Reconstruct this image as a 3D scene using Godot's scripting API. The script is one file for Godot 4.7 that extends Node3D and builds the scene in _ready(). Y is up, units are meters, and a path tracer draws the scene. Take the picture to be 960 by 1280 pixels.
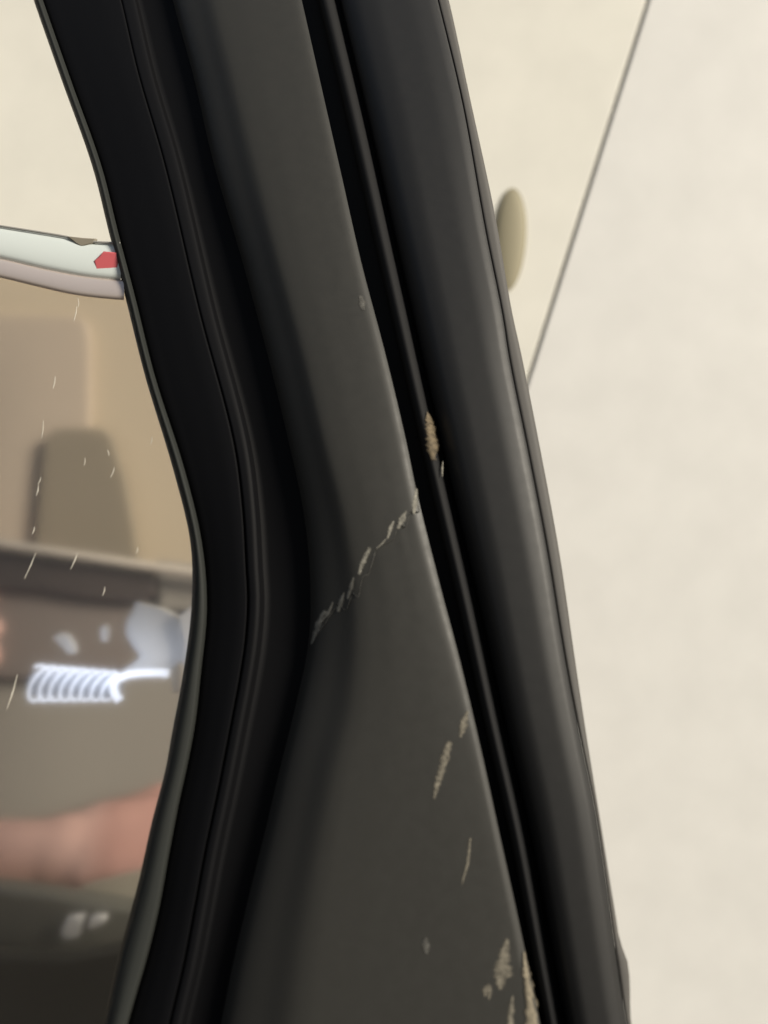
extends Node3D
# Close-up of a black car door pillar with a cracked plastic trim panel, a tinted window on its left and a cream panelled wall behind.

const CAM_Z := 0.32            # the camera stands this far in front of the trim panel
const TAN_HALF := 0.625        # tangent of half the vertical field of view

var rng := RandomNumberGenerator.new()
var M := {}

# ---------------------------------------------------------------- helpers
func pt(px: float, py: float, z: float) -> Vector3:      # a point of the photograph at a depth
	var d := CAM_Z - z
	return Vector3((px - 480.0) / 640.0 * TAN_HALF * d, (640.0 - py) / 640.0 * TAN_HALF * d, z)

func lean(py: float) -> float:                           # the pillar leans away from the camera towards its top
	var t := (640.0 - py) / 640.0
	return -0.035 * t - 0.022 * pow(maxf(t, 0.0), 2.0)

func curve(pairs: Array, y: float) -> float:             # smooth monotone interpolation through [key, value] pairs
	var n := pairs.size()
	var i := 0
	while i < n - 2 and y > pairs[i + 1][0]:
		i += 1
	var x0: float = pairs[i][0]
	var x1: float = pairs[i + 1][0]
	var y0: float = pairs[i][1]
	var y1: float = pairs[i + 1][1]
	var h := x1 - x0
	var s := (y1 - y0) / h
	var m0 := s
	var m1 := s
	if i > 0:
		var sp: float = (y0 - pairs[i - 1][1]) / (x0 - pairs[i - 1][0])
		m0 = (sp + s) * 0.5
	if i < n - 2:
		var sn: float = (pairs[i + 2][1] - y1) / (pairs[i + 2][0] - x1)
		m1 = (s + sn) * 0.5
	var t := (y - x0) / h
	if t < 0.0:
		return y0 + m0 * (y - x0)
	if t > 1.0:
		return y1 + m1 * (y - x1)
	var t2 := t * t
	var t3 := t2 * t
	return (2 * t3 - 3 * t2 + 1) * y0 + (t3 - 2 * t2 + t) * h * m0 + (-2 * t3 + 3 * t2) * y1 + (t3 - t2) * h * m1

func pchip(xs: Array, zs: Array, per: int) -> Array:     # [x, z] samples of a profile without overshoot
	var n := xs.size()
	var d := []
	var m := []
	for i in n - 1:
		d.append((zs[i + 1] - zs[i]) / maxf(xs[i + 1] - xs[i], 0.001))
	for i in n:
		if i == 0:
			m.append(d[0])
		elif i == n - 1:
			m.append(d[n - 2])
		else:
			var a: float = d[i - 1]
			var b: float = d[i]
			m.append(0.0 if a * b <= 0.0 else 2.0 * a * b / (a + b))
	var out := []
	for i in n - 1:
		var h: float = xs[i + 1] - xs[i]
		for k in per:
			var t := float(k) / per
			var t2 := t * t
			var t3 := t2 * t
			var z: float = (2 * t3 - 3 * t2 + 1) * zs[i] + (t3 - 2 * t2 + t) * h * m[i] + (-2 * t3 + 3 * t2) * zs[i + 1] + (t3 - t2) * h * m[i + 1]
			out.append([xs[i] + h * t, z])
	out.append([xs[n - 1], zs[n - 1]])
	return out

func loft(rows: Array, closed: bool, creases := [], flat := false) -> ArrayMesh:   # rows of equally many points; closed joins each row to a ring and caps the ends; a crease starts a new smooth face at that column
	var st := SurfaceTool.new()
	st.begin(Mesh.PRIMITIVE_TRIANGLES)
	var n: int = rows[0].size()
	var w := n if closed else n - 1
	var group := 2
	for j in w:
		if j in creases:
			group += 1
		st.set_smooth_group(-1 if flat else group)
		var k := (j + 1) % n
		for i in rows.size() - 1:
			for p in [rows[i][j], rows[i][k], rows[i + 1][j], rows[i][k], rows[i + 1][k], rows[i + 1][j]]:
				st.add_vertex(p)
	if closed:
		for i in [0, rows.size() - 1]:
			st.set_smooth_group(-1 if flat else (0 if i == 0 else 1))
			var mid := Vector3.ZERO
			for p in rows[i]:
				mid += p / n
			for j in n:
				var p: Vector3 = rows[i][j]
				var q: Vector3 = rows[i][(j + 1) % n]
				for v in ([p, mid, q] if i == 0 else [p, q, mid]):
					st.add_vertex(v)
	st.generate_normals()
	st.index()
	return st.commit()

func put(called: String, mesh: Mesh, m: Material, parent: Node) -> MeshInstance3D:
	var o := MeshInstance3D.new()
	o.name = called
	o.mesh = mesh
	o.material_override = m
	parent.add_child(o, true)
	return o

func thing(called: String, label: String, category: String, group := "") -> Node3D:
	var o := Node3D.new()
	o.name = called
	add_child(o, true)
	o.set_meta("label", label)
	o.set_meta("category", category)
	if group:
		o.set_meta("group", group)
	return o

func lin(r: float, g: float, b: float, a := 1.0) -> Color:          # a linear base colour
	var c := Color(r, g, b, a).linear_to_srgb()
	c.a = a
	return c

func mat(c: Color, rough: float, metal := 0.0, spec := 0.5) -> StandardMaterial3D:
	var m := StandardMaterial3D.new()
	m.albedo_color = c
	m.roughness = rough
	m.metallic = metal
	m.metallic_specular = spec
	return m

func noise_tex(freq: float, lo: float, hi: float, sd: int, oct := 4, size := 512) -> NoiseTexture2D:
	var f := FastNoiseLite.new()
	f.seed = sd
	f.frequency = freq
	f.fractal_octaves = oct
	var g := Gradient.new()
	g.set_color(0, Color(lo, lo, lo))
	g.set_color(1, Color(hi, hi, hi))
	var t := NoiseTexture2D.new()
	t.width = size
	t.height = size
	t.seamless = true
	t.noise = f
	t.color_ramp = g
	return t

func tri(m: StandardMaterial3D, scale: float) -> void:
	m.uv1_triplanar = true
	m.uv1_world_triplanar = true
	m.uv1_scale = Vector3.ONE * scale

func materials() -> void:
	# wall paint: cream, faintly mottled
	var wall := mat(lin(0.795, 0.775, 0.70), 0.55)
	wall.albedo_texture = noise_tex(0.012, 0.965, 1.0, 3, 5)
	tri(wall, 2.2)
	M.wall = wall
	var grey := wall.duplicate()
	grey.albedo_color = lin(0.775, 0.765, 0.735)
	M.wall_grey = grey
	M.joint = mat(lin(0.40, 0.35, 0.27), 0.9)
	M.pull = mat(lin(0.29, 0.26, 0.175), 0.7)
	# satin black plastic of the trim panel
	var plastic := mat(lin(0.037, 0.0362, 0.0325), 0.55, 0.0, 0.38)
	plastic.albedo_texture = noise_tex(0.22, 0.86, 1.0, 21, 3)
	plastic.roughness_texture = noise_tex(0.02, 0.75, 1.0, 5, 5)
	tri(plastic, 14.0)
	M.plastic = plastic
	var strip := mat(lin(0.0195, 0.0192, 0.0188), 0.54, 0.0, 0.43)
	strip.albedo_texture = noise_tex(0.22, 0.82, 1.0, 22, 3)
	strip.roughness_texture = noise_tex(0.02, 0.86, 1.0, 8, 5)
	tri(strip, 14.0)
	M.strip = strip
	M.flange = mat(lin(0.065, 0.061, 0.056), 0.65)
	var rubber := mat(lin(0.0042, 0.0043, 0.0052), 0.62, 0.0, 0.22)
	tri(rubber, 16.0)
	M.rubber = rubber
	M.lip = mat(lin(0.026, 0.028, 0.026), 0.7, 0.0, 0.3)
	M.bead = mat(lin(0.016, 0.016, 0.0165), 0.7, 0.0, 0.25)
	M.core = mat(lin(0.006, 0.006, 0.006), 0.8)
	# scrapes: the paler, dull stuff under the surface, streaked
	for k in [["chip", 0.40, 0.38, 0.32], ["scrape", 0.30, 0.27, 0.21], ["primer", 0.42, 0.36, 0.26], ["tan", 0.26, 0.20, 0.12], ["dust", 0.15, 0.145, 0.13]]:
		var m := mat(lin(k[1], k[2], k[3]), 0.8)
		m.albedo_texture = noise_tex(0.05, 0.55, 1.0, 11, 5, 256)
		tri(m, 30.0)
		m.vertex_color_use_as_albedo = true
		m.transparency = BaseMaterial3D.TRANSPARENCY_ALPHA
		M[k[0]] = m
	# tinted window: light passes twice through the tint
	var glass := mat(lin(0.87, 0.815, 0.745, 0.0), 0.105)
	glass.refraction_enabled = true
	glass.refraction_scale = 0.05
	glass.transparency = BaseMaterial3D.TRANSPARENCY_ALPHA
	M.glass = glass
	M.rim = mat(lin(0.60, 0.645, 0.625), 0.12)
	M.moulding = mat(lin(0.62, 0.54, 0.50), 0.18, 0.45)
	M.red = mat(lin(0.55, 0.11, 0.12), 0.3)
	var hair := mat(lin(0.62, 0.58, 0.50), 0.6)
	hair.vertex_color_use_as_albedo = true
	hair.transparency = BaseMaterial3D.TRANSPARENCY_ALPHA
	M.hair = hair
	# behind the window
	M.beige = mat(lin(0.45, 0.39, 0.325), 0.8)
	M.lining = mat(lin(0.50, 0.435, 0.335), 0.8)
	M.taupe = mat(lin(0.225, 0.20, 0.155), 0.8)
	M.rail = mat(lin(0.50, 0.47, 0.43), 0.4)
	M.band = mat(lin(0.06, 0.05, 0.048), 0.6)
	M.stone = mat(lin(0.27, 0.262, 0.243), 0.7)
	M.mauve = mat(lin(0.19, 0.168, 0.16), 0.75)
	M.sill = mat(lin(0.17, 0.175, 0.16), 0.35)
	M.dark = mat(lin(0.035, 0.037, 0.033), 0.8)
	M.paper = mat(lin(0.42, 0.40, 0.34), 0.8)
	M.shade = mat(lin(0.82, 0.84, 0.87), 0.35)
	M.milk = mat(lin(0.36, 0.39, 0.46), 0.3)
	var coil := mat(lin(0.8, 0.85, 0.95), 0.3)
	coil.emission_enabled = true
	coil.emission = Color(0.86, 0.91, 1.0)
	coil.emission_energy_multiplier = 0.7  # made to glow in place of a reflected light
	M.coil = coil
	var skin := mat(Color.WHITE, 0.55)
	skin.vertex_color_use_as_albedo = true
	M.skin = skin

# ---------------------------------------------------------------- edges of the pillar, as [y, x] in pixels of the photograph
const A := [[-150, -8], [0, 42], [100, 77], [210, 116], [290, 136], [370, 157], [470, 182], [590, 218], [680, 239], [760, 240], [846, 229], [915, 216], [960, 208], [1026, 191], [1098, 175], [1136, 165], [1198, 148], [1267, 133], [1430, 92]]
const G := [[-150, 2], [0, 52], [100, 87], [210, 126], [290, 146], [370, 167], [470, 192], [590, 230], [680, 251], [760, 257], [846, 249], [900, 243], [940, 236], [1009, 221], [1077, 208], [1132, 198], [1198, 182], [1256, 165], [1430, 118]]
const R := [[-150, 112], [0, 152], [90, 173], [200, 205], [390, 250], [560, 294], [640, 304], [710, 308], [750, 310], [800, 307], [847, 300], [900, 290], [987, 273], [1067, 256], [1132, 244], [1205, 230], [1277, 213], [1430, 180]]
const C := [[-150, 180], [0, 216], [100, 243], [200, 266], [320, 301], [430, 331], [540, 358], [650, 381], [740, 388], [800, 386], [880, 370], [960, 350], [1040, 331], [1120, 311], [1210, 290], [1280, 276], [1430, 242]]
const DD := [[-150, 240], [0, 276], [100, 301], [200, 327], [320, 357], [430, 387], [560, 418], [650, 442], [740, 458], [800, 460], [880, 455], [960, 434], [1048, 417], [1173, 397], [1280, 383], [1430, 356]]
const E := [[-150, 342], [0, 377], [110, 402], [220, 427], [330, 452], [440, 481], [540, 505], [620, 522], [720, 547], [830, 576], [940, 602], [1050, 626], [1150, 648], [1270, 673], [1430, 707]]
const F := [[-150, 372], [0, 408], [150, 444], [300, 478], [450, 512], [600, 546], [750, 581], [900, 614], [1050, 648], [1200, 676], [1430, 719]]
const H := [[-150, 508], [0, 546], [125, 576], [290, 606], [400, 628], [440, 634], [565, 659], [690, 683], [794, 700], [840, 708], [927, 725], [1010, 742], [1117, 758], [1236, 775], [1430, 806]]
const I := [[-150, 522], [0, 561], [125, 588], [265, 618], [395, 641], [440, 651], [565, 676], [690, 699], [840, 721], [919, 733], [1030, 751], [1141, 769], [1180, 776], [1196, 783], [1280, 789], [1430, 816]]

func span(y: float, names: Array) -> Array:              # each entry: [curve a, curve b, share, pixel offset]
	var xs := []
	for q in names:
		xs.append(lerpf(curve(q[0], y), curve(q[1], y), q[2]) + q[3])
	return xs

func ring(y: float, names: Array, zs: Array, per: int, back: float) -> PackedVector3Array:
	var out := PackedVector3Array()
	var prof := pchip(span(y, names), zs, per)
	for q in prof:
		out.append(pt(q[0], y, q[1] + lean(y)))
	var last: Array = prof[prof.size() - 1]
	var first: Array = prof[0]
	for k in 5:
		out.append(pt(lerpf(last[0], first[0], k / 4.0), y, back + lean(y)))
	return out

func sweep(names: Array, zs: Variant, per: int, back: float, y0 := -150.0, y1 := 1430.0, steps := 90) -> ArrayMesh:
	var rows := []
	for i in steps + 1:
		var y := lerpf(y0, y1, float(i) / steps)
		rows.append(ring(y, names, zs.call(y) if zs is Callable else zs, per, back))
	var front: int = rows[0].size() - 5
	return loft(rows, true, [0, front - 1, front, front + 4])

# the trim panel's own profile
const PLATE_AT := [[0.0, 0], [0.0, 4], [0.45, 0], [0.92, 0], [1.0, 8]]
func plate_names() -> Array:
	return [[C, C, 0.0, 0.0], [C, DD, 0.10, 0.0], [C, DD, 0.5, 0.0], [C, DD, 0.86, 0.0], [C, DD, 1.0, 6.0], [DD, E, 0.3, 0.0], [DD, E, 0.62, 0.0], [DD, E, 0.86, 0.0], [E, E, 0.0, -5.0], [E, E, 0.0, 0.0]]
const PLATE_Z := [-0.0155, -0.0118, -0.0056, -0.0011, -0.0004, 0.0, -0.0003, -0.0010, -0.0017, -0.0028]

func plate_z(px: float, py: float) -> float:             # the height of the trim panel under a pixel
	var prof := pchip(span(py, plate_names()), PLATE_Z, 6)
	for i in prof.size() - 1:
		if px <= prof[i + 1][0]:
			var t := clampf((px - prof[i][0]) / maxf(prof[i + 1][0] - prof[i][0], 0.01), 0.0, 1.0)
			return lerpf(prof[i][1], prof[i + 1][1], t) + lean(py)
	return -0.008 + lean(py)

# the crack: how far down it runs at each share of the panel's width
const CRACK := [[0.0, 808], [0.07, 789], [0.20, 755], [0.26, 764], [0.32, 741], [0.36, 747], [0.41, 721], [0.46, 718], [0.56, 684], [0.72, 674], [0.78, 652], [0.84, 659], [0.91, 638], [0.985, 640], [1.0, 606]]
func crack_y(u: float) -> float:
	for i in CRACK.size() - 1:
		if u <= CRACK[i + 1][0]:
			return lerpf(CRACK[i][1], CRACK[i + 1][1], (u - CRACK[i][0]) / (CRACK[i + 1][0] - CRACK[i][0]))
	return 606.0

func plate(above: bool) -> ArrayMesh:
	var steps := 64
	var rows := []
	for i in steps + 1:
		var row := PackedVector3Array()
		var t := float(i) / steps
		for j in 61:
			var u := j / 60.0
			var yc := crack_y(u)
			var y := lerpf(-150.0, yc - 0.3, t) if above else lerpf(yc + 0.3, 1430.0, t)
			var x := lerpf(curve(C, y), curve(E, y), u)
			var z := plate_z(x, y)
			# the lower piece has sprung a little: it sits lower at the crack
			if not above:
				z -= 0.0005 * exp(-(y - yc) / 60.0) * (0.4 + 0.6 * u)
			row.append(pt(x, y, z))
		for k in 5:
			var u := 1.0 - k / 4.0
			var yc := crack_y(u)
			var y := lerpf(-150.0, yc - 0.3, t) if above else lerpf(yc + 0.3, 1430.0, t)
			row.append(pt(lerpf(curve(C, y), curve(E, y), u), y, -0.020 + lean(y)))
		rows.append(row)
	return loft(rows, true, [0, 60, 61, 65])

func sliver(pts: Array, lift: float, thick: float, zfun: Callable, wide := 1.0, n := 22) -> ArrayMesh:   # [x, y, half width] along a scratch: a low streak, ragged and thinning out at its edges
	var st := SurfaceTool.new()
	st.begin(Mesh.PRIMITIVE_TRIANGLES)
	st.set_smooth_group(0)
	var across := [[-1.0, 0.0], [-0.62, 0.8], [-0.2, 1.0], [0.25, 1.0], [0.65, 0.75], [1.0, 0.0]]
	for i in n + 1:
		var s := float(i) / n * (pts.size() - 1)
		var k := mini(int(s), pts.size() - 2)
		var f := s - k
		var x := lerpf(pts[k][0], pts[k + 1][0], f)
		var y := lerpf(pts[k][1], pts[k + 1][1], f)
		var w := lerpf(pts[k][2], pts[k + 1][2], f) * wide
		var dir := Vector2(pts[k + 1][0] - pts[k][0], pts[k + 1][1] - pts[k][1]).normalized()
		var nor := Vector2(-dir.y, dir.x)
		var wl := w * rng.randf_range(0.6, 1.2) + 0.2
		var wr := w * rng.randf_range(0.6, 1.2) + 0.2
		for q in across:
			var off: float = q[0] * (wl if q[0] < 0 else wr)
			var X := x + nor.x * off
			var Y := y + nor.y * off
			var a: float = q[1] * rng.randf_range(0.6, 1.0) * (0.0 if i == 0 or i == n else 1.0)
			st.set_color(Color(1, 1, 1, a))
			st.add_vertex(pt(X, Y, zfun.call(X, Y) + lift + 0.00008 + thick * q[1]))
	var m := across.size()
	for i in n:
		for j in m - 1:
			var o := i * m + j
			for k in [o, o + 1, o + m, o + 1, o + m + 1, o + m]:
				st.add_index(k)
	st.generate_normals()
	return st.commit()

func bead_z(px: float, py: float) -> float:
	return -0.0055 - pow((px - curve(F, py)) / 12.0, 2.0) * 0.003 + lean(py)

func glass_z(_px: float, py: float) -> float:
	return -0.0145 + lean(py)

const TOP := [[-400, 288], [-150, 318], [0, 347], [50, 359], [90, 368], [140, 374], [220, 378]]
const MID := [[-400, 262], [-150, 294], [0, 323], [60, 337], [110, 346], [220, 354]]
const CREST := [[-400, 226], [-150, 258], [0, 283], [50, 291], [85, 297], [100, 301], [220, 304]]

func band(top: Array, bottom: Array, bulge: float, back: float, x1: float, m := 0.0) -> ArrayMesh:
	var rows := []
	for i in 61:
		var x := lerpf(-380.0, x1, i / 60.0)
		var a := curve(top, x)
		var b := curve(bottom, x)
		var row := PackedVector3Array()
		for k in 13:
			var t := k / 12.0
			var y := lerpf(a, b, t)
			var e := 2.0 * t - 1.0
			row.append(pt(x, y, -0.0135 + bulge * sqrt(maxf(0.0, 1.0 - e * e)) + m * sin(t * TAU) + lean(y)))
		row.append(pt(x, b, back + lean(b)))
		row.append(pt(x, a, back + lean(a)))
		rows.append(row)
	return loft(rows, true)

func tube(points: Array, radius: float, sides := 10) -> ArrayMesh:      # points may carry their own radius as a fourth value
	var rows := []
	var ref := Vector3(0.13, 0.31, 0.94).normalized()
	for i in points.size():
		var p: Vector3 = points[i]
		var a: Vector3 = points[maxi(i - 1, 0)]
		var b: Vector3 = points[mini(i + 1, points.size() - 1)]
		var t := (b - a).normalized()
		var u := t.cross(ref).normalized()
		var v := t.cross(u)
		var row := PackedVector3Array()
		for k in sides:
			var q := TAU * k / sides
			row.append(p + (u * cos(q) + v * sin(q)) * radius)
		rows.append(row)
	return loft(rows, true)

# a block whose front outline is given in pixels at depth z, with rounded front edges and real thickness
func slab(outline: Array, z: float, thick: float, bevel := 4.0) -> ArrayMesh:
	var mid := Vector2.ZERO
	for q in outline:
		mid += Vector2(q[0], q[1]) / outline.size()
	var dense := []
	for i in outline.size():
		var a := Vector2(outline[i][0], outline[i][1])
		var b := Vector2(outline[(i + 1) % outline.size()][0], outline[(i + 1) % outline.size()][1])
		var n := maxi(1, int(a.distance_to(b) / 14.0))
		for k in n:
			dense.append(a.lerp(b, float(k) / n))
	var rows := []
	for q in [[0.0, -thick], [0.0, -bevel * 0.0004], [0.3, -bevel * 0.00012], [1.0, 0.0]]:
		var row := PackedVector3Array()
		for p in dense:
			var toward: Vector2 = (mid - p).normalized() * bevel * q[0]
			var w: Vector2 = p + toward
			var on := pt(w.x, w.y, z)
			row.append(on + Vector3(0, 0, q[1]))
		rows.append(row)
	return loft(rows, true)

# ---------------------------------------------------------------- bodies: smooth union of tapered capsules, meshed as surface nets
func flesh(bones: Array, cell: float, blend: float, tint: Callable) -> ArrayMesh:
	var lo := Vector3.ONE * 1e6
	var hi := -lo
	for b in bones:
		for k in 2:
			var r: float = b[2 + k]
			var p: Vector3 = b[k]
			lo = lo.min(p - Vector3.ONE * (r + cell * 3))
			hi = hi.max(p + Vector3.ONE * (r + cell * 3))
	var n := Vector3i(((hi - lo) / cell).ceil()) + Vector3i.ONE
	var field := PackedFloat32Array()
	field.resize(n.x * n.y * n.z)
	field.fill(1.0)
	for b in bones:
		var pa: Vector3 = b[0]
		var pb: Vector3 = b[1]
		var ra: float = b[2]
		var rb: float = b[3]
		var grow := maxf(ra, rb) + blend * 2.0 + cell * 2.0
		var f0 := Vector3i(((pa.min(pb) - Vector3.ONE * grow - lo) / cell).floor()).clamp(Vector3i.ZERO, n - Vector3i.ONE)
		var f1 := Vector3i(((pa.max(pb) + Vector3.ONE * grow - lo) / cell).ceil()).clamp(Vector3i.ZERO, n - Vector3i.ONE)
		var ab := pb - pa
		var l2 := maxf(ab.length_squared(), 1e-9)
		for z in range(f0.z, f1.z + 1):
			for y in range(f0.y, f1.y + 1):
				for x in range(f0.x, f1.x + 1):
					var p := lo + Vector3(x, y, z) * cell
					var t := clampf((p - pa).dot(ab) / l2, 0.0, 1.0)
					var d := (p - pa - ab * t).length() - lerpf(ra, rb, t)
					var at := (z * n.y + y) * n.x + x
					var old := field[at]
					var h := clampf(0.5 + 0.5 * (old - d) / blend, 0.0, 1.0)
					field[at] = lerpf(old, d, h) - blend * h * (1.0 - h) if absf(old - d) < blend else minf(old, d)
	var st := SurfaceTool.new()
	st.begin(Mesh.PRIMITIVE_TRIANGLES)
	st.set_smooth_group(0)
	var ids := {}
	var count := 0
	var sx := 1
	var sy := n.x
	var sz := n.x * n.y
	for z in n.z - 1:
		for y in n.y - 1:
			for x in n.x - 1:
				var at := (z * n.y + y) * n.x + x
				var inside := 0
				for k in 8:
					if field[at + (k & 1) * sx + ((k >> 1) & 1) * sy + (k >> 2) * sz] < 0.0:
						inside += 1
				if inside == 0 or inside == 8:
					continue
				var sum := Vector3.ZERO
				var m := 0
				for e in [[0, 1], [2, 3], [4, 5], [6, 7], [0, 2], [1, 3], [4, 6], [5, 7], [0, 4], [1, 5], [2, 6], [3, 7]]:
					var c0 := Vector3(e[0] & 1, (e[0] >> 1) & 1, e[0] >> 2)
					var c1 := Vector3(e[1] & 1, (e[1] >> 1) & 1, e[1] >> 2)
					var v0 := field[at + int(c0.x) * sx + int(c0.y) * sy + int(c0.z) * sz]
					var v1 := field[at + int(c1.x) * sx + int(c1.y) * sy + int(c1.z) * sz]
					if (v0 < 0.0) != (v1 < 0.0):
						sum += c0.lerp(c1, v0 / (v0 - v1))
						m += 1
				var p := lo + (Vector3(x, y, z) + sum / m) * cell
				st.set_color(tint.call(p))
				st.add_vertex(p)
				ids[at] = count
				count += 1
	for at in ids:
		var v0 := field[at]
		for ax in [[sx, sy, sz], [sy, sz, sx], [sz, sx, sy]]:
			var v1 := field[at + ax[0]]
			if (v0 < 0.0) == (v1 < 0.0):
				continue
			var q := [at, at - ax[1], at - ax[1] - ax[2], at - ax[2]]
			if not (ids.has(q[1]) and ids.has(q[2]) and ids.has(q[3])):
				continue
			var f := [ids[q[0]], ids[q[1]], ids[q[2]], ids[q[3]]]
			if v0 > 0.0:
				f.reverse()
			for k in [0, 2, 1, 0, 3, 2]:
				st.add_index(f[k])
	st.generate_normals()
	return st.commit()

# a forearm and hand in its own axes: forearm along -x, fingers along +x, back of the hand towards +z, thumb towards +y
func arm_bones(curl: float, t: Transform3D, length: float) -> Array:
	var b := []
	b.append([Vector3(-length, -0.006, 0), Vector3(-length * 0.45, -0.002, 0), 0.032, 0.026])
	b.append([Vector3(-length * 0.45, -0.002, 0), Vector3(-0.01, 0, 0), 0.026, 0.0195])
	b.append([Vector3(-0.01, 0.006, 0), Vector3(0.02, 0.012, 0), 0.0185, 0.0175])
	b.append([Vector3(-0.01, -0.006, 0), Vector3(0.02, -0.014, 0), 0.0185, 0.017])
	var roots := [0.031, 0.010, -0.011, -0.031]
	var long := [0.088, 0.097, 0.090, 0.070]
	for k in 4:
		var root := Vector3(0.083 - absf(k - 1.0) * 0.005, roots[k], 0.003)
		b.append([Vector3(0.012, roots[k] * 0.5, 0), root, 0.0165, 0.0125])
		var p := root
		var a := curl * 0.55
		for s in 3:
			var seg: float = long[k] * [0.46, 0.30, 0.24][s]
			var q := p + Vector3(cos(a), roots[k] * 0.9 * (1.0 if s == 0 else 0.2), -sin(a)) * seg
			b.append([p, q, 0.0098 - s * 0.0009, 0.0090 - s * 0.0009])
			p = q
			a += curl * 0.8
	var th := [Vector3(0.012, 0.020, -0.006), Vector3(0.042, 0.046, -0.016), Vector3(0.070, 0.056, -0.026), Vector3(0.092, 0.054, -0.036)]
	b.append([th[0], th[1], 0.0165, 0.0125])
	b.append([th[1], th[2], 0.0118, 0.0105])
	b.append([th[2], th[3], 0.0105, 0.0085])
	for q in b:
		q[0] = t * q[0]
		q[1] = t * q[1]
	return b

# ---------------------------------------------------------------- the scene
func _ready() -> void:
	rng.seed = 7
	# camera: an ordinary phone lens close to the pillar
	var cam := Camera3D.new()
	cam.name = "camera"
	cam.position = Vector3(0, 0, CAM_Z)
	var lens := CameraAttributesPhysical.new()
	lens.frustum_focal_length = 12.0 / TAN_HALF
	lens.frustum_focus_distance = CAM_Z + 0.05
	lens.exposure_aperture = 3.0
	lens.frustum_near = 0.02
	lens.frustum_far = 60.0
	cam.attributes = lens
	cam.fov = rad_to_deg(2.0 * atan(TAN_HALF))
	cam.near = 0.02
	cam.far = 60.0
	add_child(cam)
	# open shade: a pale sky, and soft light from the upper right in front
	var env := Environment.new()
	env.background_mode = Environment.BG_SKY
	var sm := ProceduralSkyMaterial.new()
	sm.sky_top_color = Color(0.74, 0.82, 0.94)
	sm.sky_horizon_color = Color(0.80, 0.80, 0.78)
	sm.sky_energy_multiplier = 0.52
	sm.sky_curve = 0.25
	sm.ground_horizon_color = Color(0.36, 0.345, 0.32)
	sm.ground_bottom_color = Color(0.34, 0.32, 0.29)
	sm.sun_angle_max = 8.0
	var sky := Sky.new()
	sky.sky_material = sm
	env.sky = sky
	env.tonemap_mode = Environment.TONE_MAPPER_LINEAR
	env.tonemap_exposure = 1.5
	env.sdfgi_enabled = true
	env.ssao_enabled = true
	env.ssil_enabled = true
	var we := WorldEnvironment.new()
	we.environment = env
	add_child(we)
	var sun := DirectionalLight3D.new()
	sun.name = "sun"
	sun.light_color = Color(1.0, 0.965, 0.90)
	sun.light_energy = 1.12
	sun.light_angular_distance = 18.0
	sun.shadow_enabled = true
	add_child(sun)
	sun.look_at_from_position(Vector3(1.5, 0.8, 0.95), Vector3.ZERO)

	materials()
	build_wall()
	build_inside()
	build_door()
	build_person()

func build_wall() -> void:
	# two large cream panels with an open joint between them; the joint slants across the picture
	var z := -0.42
	var wall := Node3D.new()
	wall.name = "wall"
	wall.set_meta("kind", "structure")
	add_child(wall)
	var a := pt(811, -2, z)
	var b := pt(661, 472, z)
	var dir := (a - b).normalized()
	var nor := Vector3(dir.y, -dir.x, 0)                  # towards the right-hand panel
	var half := 0.0014
	for s in [1.0, -1.0]:
		var rows := []
		for e in [-2.5, 2.5]:
			var base: Vector3 = b + dir * float(e)
			var row := PackedVector3Array()
			for q in [[half, -0.018], [half, -0.0012], [half + 0.0004, -0.0004], [half + 0.0012, 0.0], [2.4, 0.0], [2.4, -0.018]]:
				row.append(base + nor * s * q[0] + Vector3(0, 0, q[1] + (0.0 if s > 0 else -0.0008)))
			rows.append(row)
		put("panel", loft(rows, true, [], true), M.wall_grey if s > 0 else M.wall, wall)
	var back := BoxMesh.new()
	back.size = Vector3(4.6, 4.6, 0.02)
	var o := put("backing", back, M.joint, wall)
	o.position = Vector3(0, 0, z - 0.032)
	# the oval pull beside the joint
	var pull := thing("oval_pull", "small olive-beige oval on the cream panel beside the black edge strip", "oval pull")
	var rows := []
	var c := pt(637, 296, z - 0.0008)
	var k := TAN_HALF * (CAM_Z - z) / 640.0
	pull.position = c
	for i in 9:
		var f := i / 8.0 * PI / 2
		var row := PackedVector3Array()
		for j in 36:
			var t := TAU * j / 36
			var v := Vector3(cos(t) * 20.0 * k, sin(t) * (60.0 if sin(t) > 0 else 68.0) * k, 0) * cos(f * 0.985)
			v = v.rotated(Vector3.BACK, -0.06)
			row.append(v + Vector3(0, 0, 0.005 * sin(f)))
		rows.append(row)
	put("pull_face", loft(rows, true), M.pull, pull)
	var foot := []
	for zz in [0.0, -0.004]:
		var row := PackedVector3Array()
		for j in 36:
			var t := TAU * j / 36
			row.append(Vector3(cos(t) * 20.6 * k, sin(t) * (60.6 if sin(t) > 0 else 68.6) * k, 0).rotated(Vector3.BACK, -0.06) + Vector3(0, 0, zz + 0.0012))
		foot.append(row)
	put("pull_rim", loft(foot, true), M.pull, pull)

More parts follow.
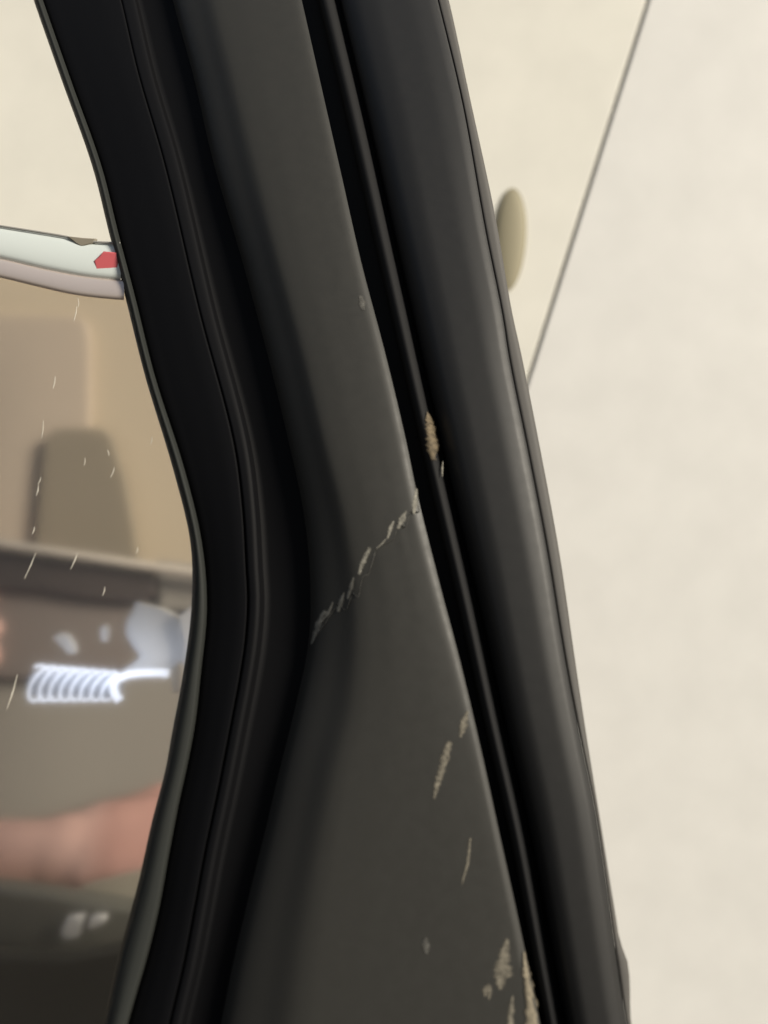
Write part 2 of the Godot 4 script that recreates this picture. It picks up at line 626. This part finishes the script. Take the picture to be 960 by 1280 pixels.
func build_door() -> void:
	var door := thing("car_door", "black car door pillar with a cracked trim panel, rubber seal and tinted window", "car door")
	# hidden metal the trim is fixed to
	put("pillar_core", sweep([[A, A, 0.0, 7.0], [C, C, 0.0, 0.0], [E, E, 0.0, 0.0], [I, I, 0.0, -9.0]], [-0.022, -0.0225, -0.0225, -0.0225], 2, -0.034), M.core, door)
	# window pane: a curved-topped slab of tinted glass
	var front := []
	var n := 40
	var cols := 14
	for i in n + 1:
		var row := PackedVector3Array()
		var bk := PackedVector3Array()
		for j in cols + 1:
			var u := float(j) / cols
			var x := lerpf(-380.0, 205.0, u)
			var y := lerpf(curve(TOP, x) - 14.0, 1440.0, float(i) / n)
			x = lerpf(-380.0, curve(A, y) + 9.0, u)
			var zz := -0.0145 + lean(y)
			row.append(pt(x, y, zz))
			bk.append(pt(x, y, zz) - Vector3(0, 0, 0.0036))
		bk.reverse()
		row.append_array(bk)
		front.append(row)
	var pane := put("window_pane", loft(front, true, [0, cols, cols + 1, 2 * cols + 1]), M.glass, door)
	pane.set_meta("label", "brown tinted window pane with fine scratches")
	put("pane_rim", band(CREST, MID, 0.0022, -0.020, 151), M.rim, door).set_meta("label", "pale greenish rim along the top of the pane")
	put("rim_moulding", band(MID, TOP, 0.0018, -0.020, 155), M.moulding, door).set_meta("label", "shiny pinkish moulding under the pale rim")
	var line := []
	for i in 40:
		var x := lerpf(-380.0, 150.0, i / 39.0)
		var y := curve(CREST, x) - 0.5
		line.append(pt(x, y, -0.012 + lean(y)))
	put("rim_gasket", tube(line, 0.0005), M.stone, door)
	put("gasket_end", slab([[84, 295], [120, 298], [117, 303], [101, 309], [94, 304]], -0.0112 + lean(300), 0.002, 2.0), M.taupe, door)
	put("red_tab", slab([[116, 326], [124, 318], [129, 313], [147, 315], [149, 338], [119, 338]], -0.0106 + lean(325), 0.0025, 3.0), M.red, door).set_meta("label", "small red tab at the end of the rim")
	# hairlines on the glass
	for s in [[96, 382, 92, 402, 1.3], [97, 372, 98, 384, 1.0], [69, 470, 66, 486, 1.5], [47, 606, 51, 596, 1.3], [45, 620, 48, 606, 1.6], [138, 597, 143, 584, 1.2], [105, 582, 106, 572, 1.0], [188, 556, 190, 545, 1.2], [88, 712, 97, 690, 1.8], [30, 724, 45, 690, 1.4], [40, 668, 43, 658, 1.5], [128, 745, 131, 733, 1.4], [8, 888, 22, 842, 2.2], [170, 692, 172, 684, 1.2], [54, 525, 52, 548, 0.9], [134, 562, 136, 570, 1.0]]:
		put("scratch", sliver([[s[0], s[1], 0.3], [(s[0] + s[2]) * 0.5 + 0.8, (s[1] + s[3]) * 0.5, s[4] * 0.62], [s[2], s[3], 0.3]], 0.0001, 0.00012, glass_z), M.hair, pane)
	# rubber round the window
	put("seal_lip", sweep([[A, A, 0.0, 0.0], [A, G, 0.18, 0.0], [A, G, 0.6, 0.0], [G, G, 0.0, -2.5], [G, G, 0.0, 1.5]], [-0.0215, -0.0108, -0.0088, -0.0092, -0.0135], 6, -0.0225), M.lip, door)
	var seal := put("window_seal", sweep([[G, G, 0.0, -0.6], [G, G, 0.0, 2.5], [G, R, 0.25, 0.0], [G, R, 0.55, 0.0], [G, R, 0.85, 0.0], [R, R, 0.0, -2.2], [R, R, 0.0, 0.0]], [-0.0205, -0.0140, -0.0118, -0.0094, -0.0076, -0.0074, -0.0092], 6, -0.0222), M.rubber, door)
	seal.set_meta("label", "black rubber window seal with a fine raised rib")
	put("seal_rib", sweep([[R, R, 0.0, 0.4], [R, R, 0.0, 2.2], [R, R, 0.0, 9.0], [R, R, 0.0, 15.0], [R, R, 0.0, 17.0]], rib_z, 5, -0.0224, -150.0, 1430.0), M.rubber, seal)
	put("seal_channel", sweep([[R, R, 0.0, 17.0], [R, R, 0.0, 21.0], [R, C, 0.8, 2.0], [C, C, 0.0, 0.5]], [-0.0105, -0.0205, -0.0196, -0.0185], 5, -0.0221), M.rubber, seal)
	# the trim panel, broken in two along the crack
	var over := put("trim_panel", plate(true), M.plastic, door)
	over.set_meta("label", "satin black trim panel above the crack")
	var under := put("trim_panel", plate(false), M.plastic, door)
	under.set_meta("label", "scraped satin black trim panel below the crack")
	for s in [[[517, 643, 1.0], [519, 628, 3.2], [521, 610, 0.8]], [[497, 661, 1.4], [502, 650, 3.2], [508, 638, 0.8]], [[484, 674, 0.6], [488, 661, 2.2], [492, 651, 0.8]], [[448, 719, 1.2], [454, 702, 2.6], [463, 684, 2.0]], [[434, 749, 1.0], [438, 735, 2.2], [442, 721, 0.8]], [[422, 765, 1.6], [426, 752, 2.4], [430, 740, 0.5]], [[389, 806, 0.5], [397, 782, 3.4], [407, 762, 1.6]], [[404, 775, 0.4], [411, 765, 2.0], [416, 752, 0.6]], [[470, 686, 0.3], [477, 680, 0.9], [483, 673, 0.3]]]:
		put("crack_chip", sliver(s, 0.0, 0.0001, plate_z, 1.55), M.chip, over)
	var edge: Array = []
	for q in CRACK:
		edge.append([lerpf(curve(C, q[1]), curve(E, q[1]), q[0]), q[1], 0.15 if edge.size() % 3 == 0 else 0.6])
	put("crack_edge", sliver(edge, 0.0, 0.0001, plate_z, 1.0, 70), M.dust, over)
	for s in [[[542, 1000, 0.6], [548, 975, 2.6], [556, 950, 3.4], [563, 926, 2.0]], [[575, 922, 1.0], [580, 905, 3.6], [585, 888, 0.9]], [[577, 1106, 0.4], [585, 1078, 1.2], [588, 1046, 0.6]]]:
		put("scrape", sliver(s, 0.0, 0.0001, plate_z, 1.9), M.scrape, under)
	for s in [[[624, 1238, 1.0], [628, 1215, 7.5], [630, 1195, 4.5], [634, 1172, 1.0]], [[606, 1246, 0.5], [608, 1238, 3.4], [611, 1230, 0.5]], [[611, 1250, 0.4], [612, 1240, 1.8], [613, 1232, 0.4]], [[637, 1290, 3.0], [639, 1262, 2.2], [641, 1244, 0.5]]]:
		put("scrape", sliver(s, 0.0, 0.0001, plate_z, 1.9), M.scrape, under)
	put("primer_chip", sliver([[668, 1292, 10.0], [663, 1250, 6.5], [658, 1215, 4.6], [655, 1188, 0.6]], 0.0003, 0.0003, plate_z, 1.2), M.primer, under).set_meta("label", "cream chip where the paint has gone at the panel's edge")
	put("dust_spot", sliver([[531, 1172, 2.0], [532, 1182, 6.5], [533, 1193, 2.0]], 0.0, 0.0002, plate_z), M.dust, under)
	put("dust_spot", sliver([[450, 369, 2.0], [452, 378, 6.0], [454, 388, 2.0]], 0.0, 0.0002, plate_z), M.dust, over)
	# rubber bead in the gap
	var bead := put("weatherstrip", sweep([[F, F, 0.0, -11.0], [F, F, 0.0, -8.0], [F, F, 0.0, -4.0], [F, F, 0.0, 0.0], [F, F, 0.0, 4.0], [F, F, 0.0, 8.0], [F, F, 0.0, 11.0]], [-0.014, -0.0082, -0.0061, -0.0055, -0.0061, -0.0082, -0.014], 4, -0.0223), M.bead, door)
	put("worn_patch", sliver([[534, 514, 0.6], [538, 533, 4.5], [540, 552, 6.0], [541, 576, 3.0]], 0.0004, 0.0002, bead_z, 1.7), M.tan, bead).set_meta("label", "tan worn patch on the bead")
	put("scratch", sliver([[554, 576, 0.5], [553, 585, 1.3], [553, 596, 0.4]], 0.0016, 0.0001, bead_z), M.chip, bead)
	# the long edge strip on the right, with its flat flange
	var strip := put("edge_strip", sweep([[F, F, 0.0, 15.0], [F, F, 0.0, 19.0], [F, H, 0.32, 0.0], [F, H, 0.5, 0.0], [F, H, 0.74, 0.0], [F, H, 0.92, 0.0], [H, H, 0.0, -1.5], [H, H, 0.0, 1.0]], [-0.016, -0.010, -0.0022, -0.0001, 0.0, -0.0011, -0.0025, -0.0034], 7, -0.0224), M.strip, door)
	strip.set_meta("label", "smooth rounded black strip along the right edge")
	put("strip_flange", sweep([[H, H, 0.0, 1.4], [H, H, 0.0, 3.0], [H, I, 0.75, 0.0], [I, I, 0.0, 0.0]], [-0.0054, -0.0041, -0.0045, -0.0060], 4, -0.0215), M.flange, strip)

func rib_z(y: float) -> Array:                            # the rib stands proud lower down and runs out towards the top
	var k := smoothstep(420.0, 760.0, y)
	return [lerpf(-0.0082, -0.0095, k), lerpf(-0.0078, -0.0068, k), lerpf(-0.0080, -0.0064, k), lerpf(-0.0086, -0.0074, k), lerpf(-0.0095, -0.0105, k)]

func build_inside() -> void:
	# seen through the glass
	var z := -0.30
	var seat := thing("seat_back", "pinkish beige upholstered back seen faintly through the upper pane", "seat")
	put("cushion", slab([[-260, 392], [96, 396], [108, 404], [112, 430], [111, 720], [-260, 720]], z - 0.064, 0.007, 1.5), M.beige, seat)
	put("lining", slab([[-300, 285], [0, 338], [60, 352], [140, 364], [330, 372], [330, 724], [-300, 724]], z - 0.072, 0.010, 3.0), M.lining, seat)
	var rest := thing("headrest", "taupe tapering headrest above the pale rail behind the window", "headrest")
	put("pad", slab([[58, 546], [72, 536], [124, 535], [138, 545], [156, 600], [168, 668], [172, 705], [44, 705], [48, 640], [53, 580]], z - 0.054, 0.009, 2.5), M.taupe, rest)
	put("stem", slab([[95, 700], [105, 700], [105, 760], [95, 760]], z - 0.056, 0.004, 1.0), M.dark, rest)
	var door := thing("inner_panel", "grey-brown inner panel with a pale top rail behind the window", "panel")
	put("board", slab([[-300, 742], [330, 742], [330, 1290], [-300, 1290]], z, 0.03, 3.0), M.stone, door)
	put("end_block", slab([[196, 702], [330, 716], [330, 762], [200, 762]], z + 0.014, 0.0135, 3.0), M.stone, door)
	put("upholstery", slab([[-300, 726], [30, 722], [180, 728], [186, 770], [176, 812], [150, 842], [60, 852], [-300, 846]], z + 0.010, 0.0095, 8.0), M.mauve, door)
	put("dark_band", slab([[-300, 640], [0, 684], [190, 712], [194, 746], [176, 752], [120, 748], [60, 738], [-300, 730]], z + 0.020, 0.019, 4.0), M.band, door)
	var rail := []
	for i in 30:
		var x := lerpf(-300.0, 330.0, i / 29.0)
		rail.append(pt(x, 680.0 + x * 0.150, z + 0.026))
	put("top_rail", tube(rail, 0.0035), M.rail, door)
	# sill in the bottom corner
	var sill := thing("window_sill", "dark grey sill with a glossy edge at the bottom of the window", "sill")
	put("ledge", slab([[-300, 1085], [0, 1112], [60, 1120], [165, 1138], [240, 1150], [240, 1220], [-300, 1220]], -0.150, 0.015, 6.0), M.sill, sill)
	put("lower_board", slab([[-300, 1192], [0, 1196], [90, 1200], [140, 1190], [260, 1180], [260, 1460], [-300, 1460]], -0.120, 0.012, 6.0), M.dark, sill)
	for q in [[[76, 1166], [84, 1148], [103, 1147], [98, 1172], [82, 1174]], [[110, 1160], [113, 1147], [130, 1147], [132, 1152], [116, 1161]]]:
		put("sill_glint", slab(q, -0.142, 0.006, 3.0), M.shade, sill)  # pale pieces standing in for the highlight on the ledge
	var paper := thing("paper_slip", "pale folded slip under the hand at the bottom of the window", "paper")
	put("sheet", slab([[82, 1117], [120, 1103], [180, 1088], [240, 1080], [240, 1150], [165, 1136]], -0.165, 0.004, 1.0), M.paper, paper)
	# added glowing coil and pale shapes in place of a reflection in the glass
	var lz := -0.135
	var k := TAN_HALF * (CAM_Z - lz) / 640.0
	var reflected_lamp := thing("reflection_coil", "glowing coil and pale ribbed fan added in place of a reflection in the window", "reflected_lamp")
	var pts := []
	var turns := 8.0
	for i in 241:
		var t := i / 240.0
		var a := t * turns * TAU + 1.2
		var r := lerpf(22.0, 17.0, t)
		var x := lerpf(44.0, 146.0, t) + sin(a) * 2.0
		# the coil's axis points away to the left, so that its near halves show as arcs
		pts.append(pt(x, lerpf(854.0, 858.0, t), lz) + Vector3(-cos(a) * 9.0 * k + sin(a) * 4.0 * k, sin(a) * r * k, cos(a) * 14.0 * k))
	put("coil", tube(pts, 2.1 * k, 8), M.coil, reflected_lamp)
	var core := []
	for i in 12:
		core.append(pt(lerpf(42.0, 150.0, i / 11.0), lerpf(854.0, 858.0, i / 11.0), lz))
	put("core_tube", tube(core, 14.5 * k, 18), M.milk, reflected_lamp)
	var bend := []
	for q in [[150, 876], [144, 866], [143, 856], [149, 848], [162, 843], [180, 841], [200, 841], [211, 842]]:
		bend.append(pt(q[0], q[1], lz + 0.006))
	put("end_tube", tube(bend, 5.2 * k, 12), M.coil, reflected_lamp)
	# pale fan of the reflection, built as a fluted sheet
	var left := [[752, 171], [762, 166], [775, 159], [790, 158], [805, 166], [820, 174], [832, 160], [838, 150]]
	var right := [[752, 172], [758, 198], [764, 215], [772, 226], [790, 246], [810, 250], [838, 236]]
	var rows := []
	for i in 86:
		var y := 752.0 + i
		var x0 := curve(left, y)
		var x1 := curve(right, y)
		var row := PackedVector3Array()
		var wave := 0.0011 * sin((y - 752.0) / 5.2 * TAU)
		for j in 9:
			var u := j / 8.0
			row.append(pt(lerpf(x0, x1, u), y + 10.0 * (u - 0.5) * (u - 0.5), lz - 0.012 + wave))
		for j in 2:
			row.append(pt(x1 if j == 0 else x0, y, lz - 0.018))
		rows.append(row)
	put("ribbed_fan", loft(rows, true), M.shade, reflected_lamp)
	put("side_fan", slab([[224, 770], [238, 760], [262, 752], [262, 852], [234, 852], [230, 800]], lz - 0.006, 0.004, 2.0), M.shade, reflected_lamp)
	put("post", slab([[214, 836], [222, 830], [228, 836], [227, 866], [216, 866]], lz + 0.008, 0.008, 2.0), M.rail, reflected_lamp)
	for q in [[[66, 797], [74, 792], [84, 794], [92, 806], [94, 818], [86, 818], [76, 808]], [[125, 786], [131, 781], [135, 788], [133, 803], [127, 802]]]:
		put("bead", slab(q, lz - 0.02, 0.006, 3.0), M.shade, reflected_lamp)  # these two pale pieces are glints in the glass, built as shapes
	var glow := AreaLight3D.new()  # added light, unseen from the camera, brightens the pale fan and panel behind
	glow.name = "added_fill"
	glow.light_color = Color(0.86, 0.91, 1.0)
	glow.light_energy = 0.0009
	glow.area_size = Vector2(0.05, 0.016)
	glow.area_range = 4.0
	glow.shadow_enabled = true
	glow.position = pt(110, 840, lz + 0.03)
	reflected_lamp.add_child(glow)

func build_person() -> void:
	var person := thing("person", "bare forearm and hand placed behind the window in place of a reflected arm", "person")
	var tint := func(p: Vector3) -> Color:
		var n := 0.5 + 0.5 * sin(p.x * 61.0 + p.y * 83.0) * sin(p.z * 97.0 + p.y * 41.0)
		# the hand is ruddier than the arm, its shade also put into the colour
		var ruddy_shade := smoothstep(0.0, 0.02, p.x - pt(112, 1052, -0.215).x + 0.2 * (p.y - pt(112, 1052, -0.215).y))
		return Color(0.60, 0.40, 0.36).lerp(Color(0.52, 0.32, 0.285), n * 0.5).lerp(Color(0.36, 0.20, 0.175), ruddy_shade * 0.85)
	var t := Transform3D(Basis.from_euler(Vector3(-1.0, 0.10, 0.02)), pt(104, 1062, -0.215))  # arm set behind the pane where its reflection would show
	put("forearm", flesh(arm_bones(0.75, t, 0.22), 0.0036, 0.007, tint), M.skin, person)
	var t2 := Transform3D(Basis.from_euler(Vector3(-0.2, 0.25, 0.12)), pt(-222, 792, -0.255))
	put("other_hand", flesh(arm_bones(0.9, t2, 0.14), 0.0036, 0.007, tint), M.skin, person)
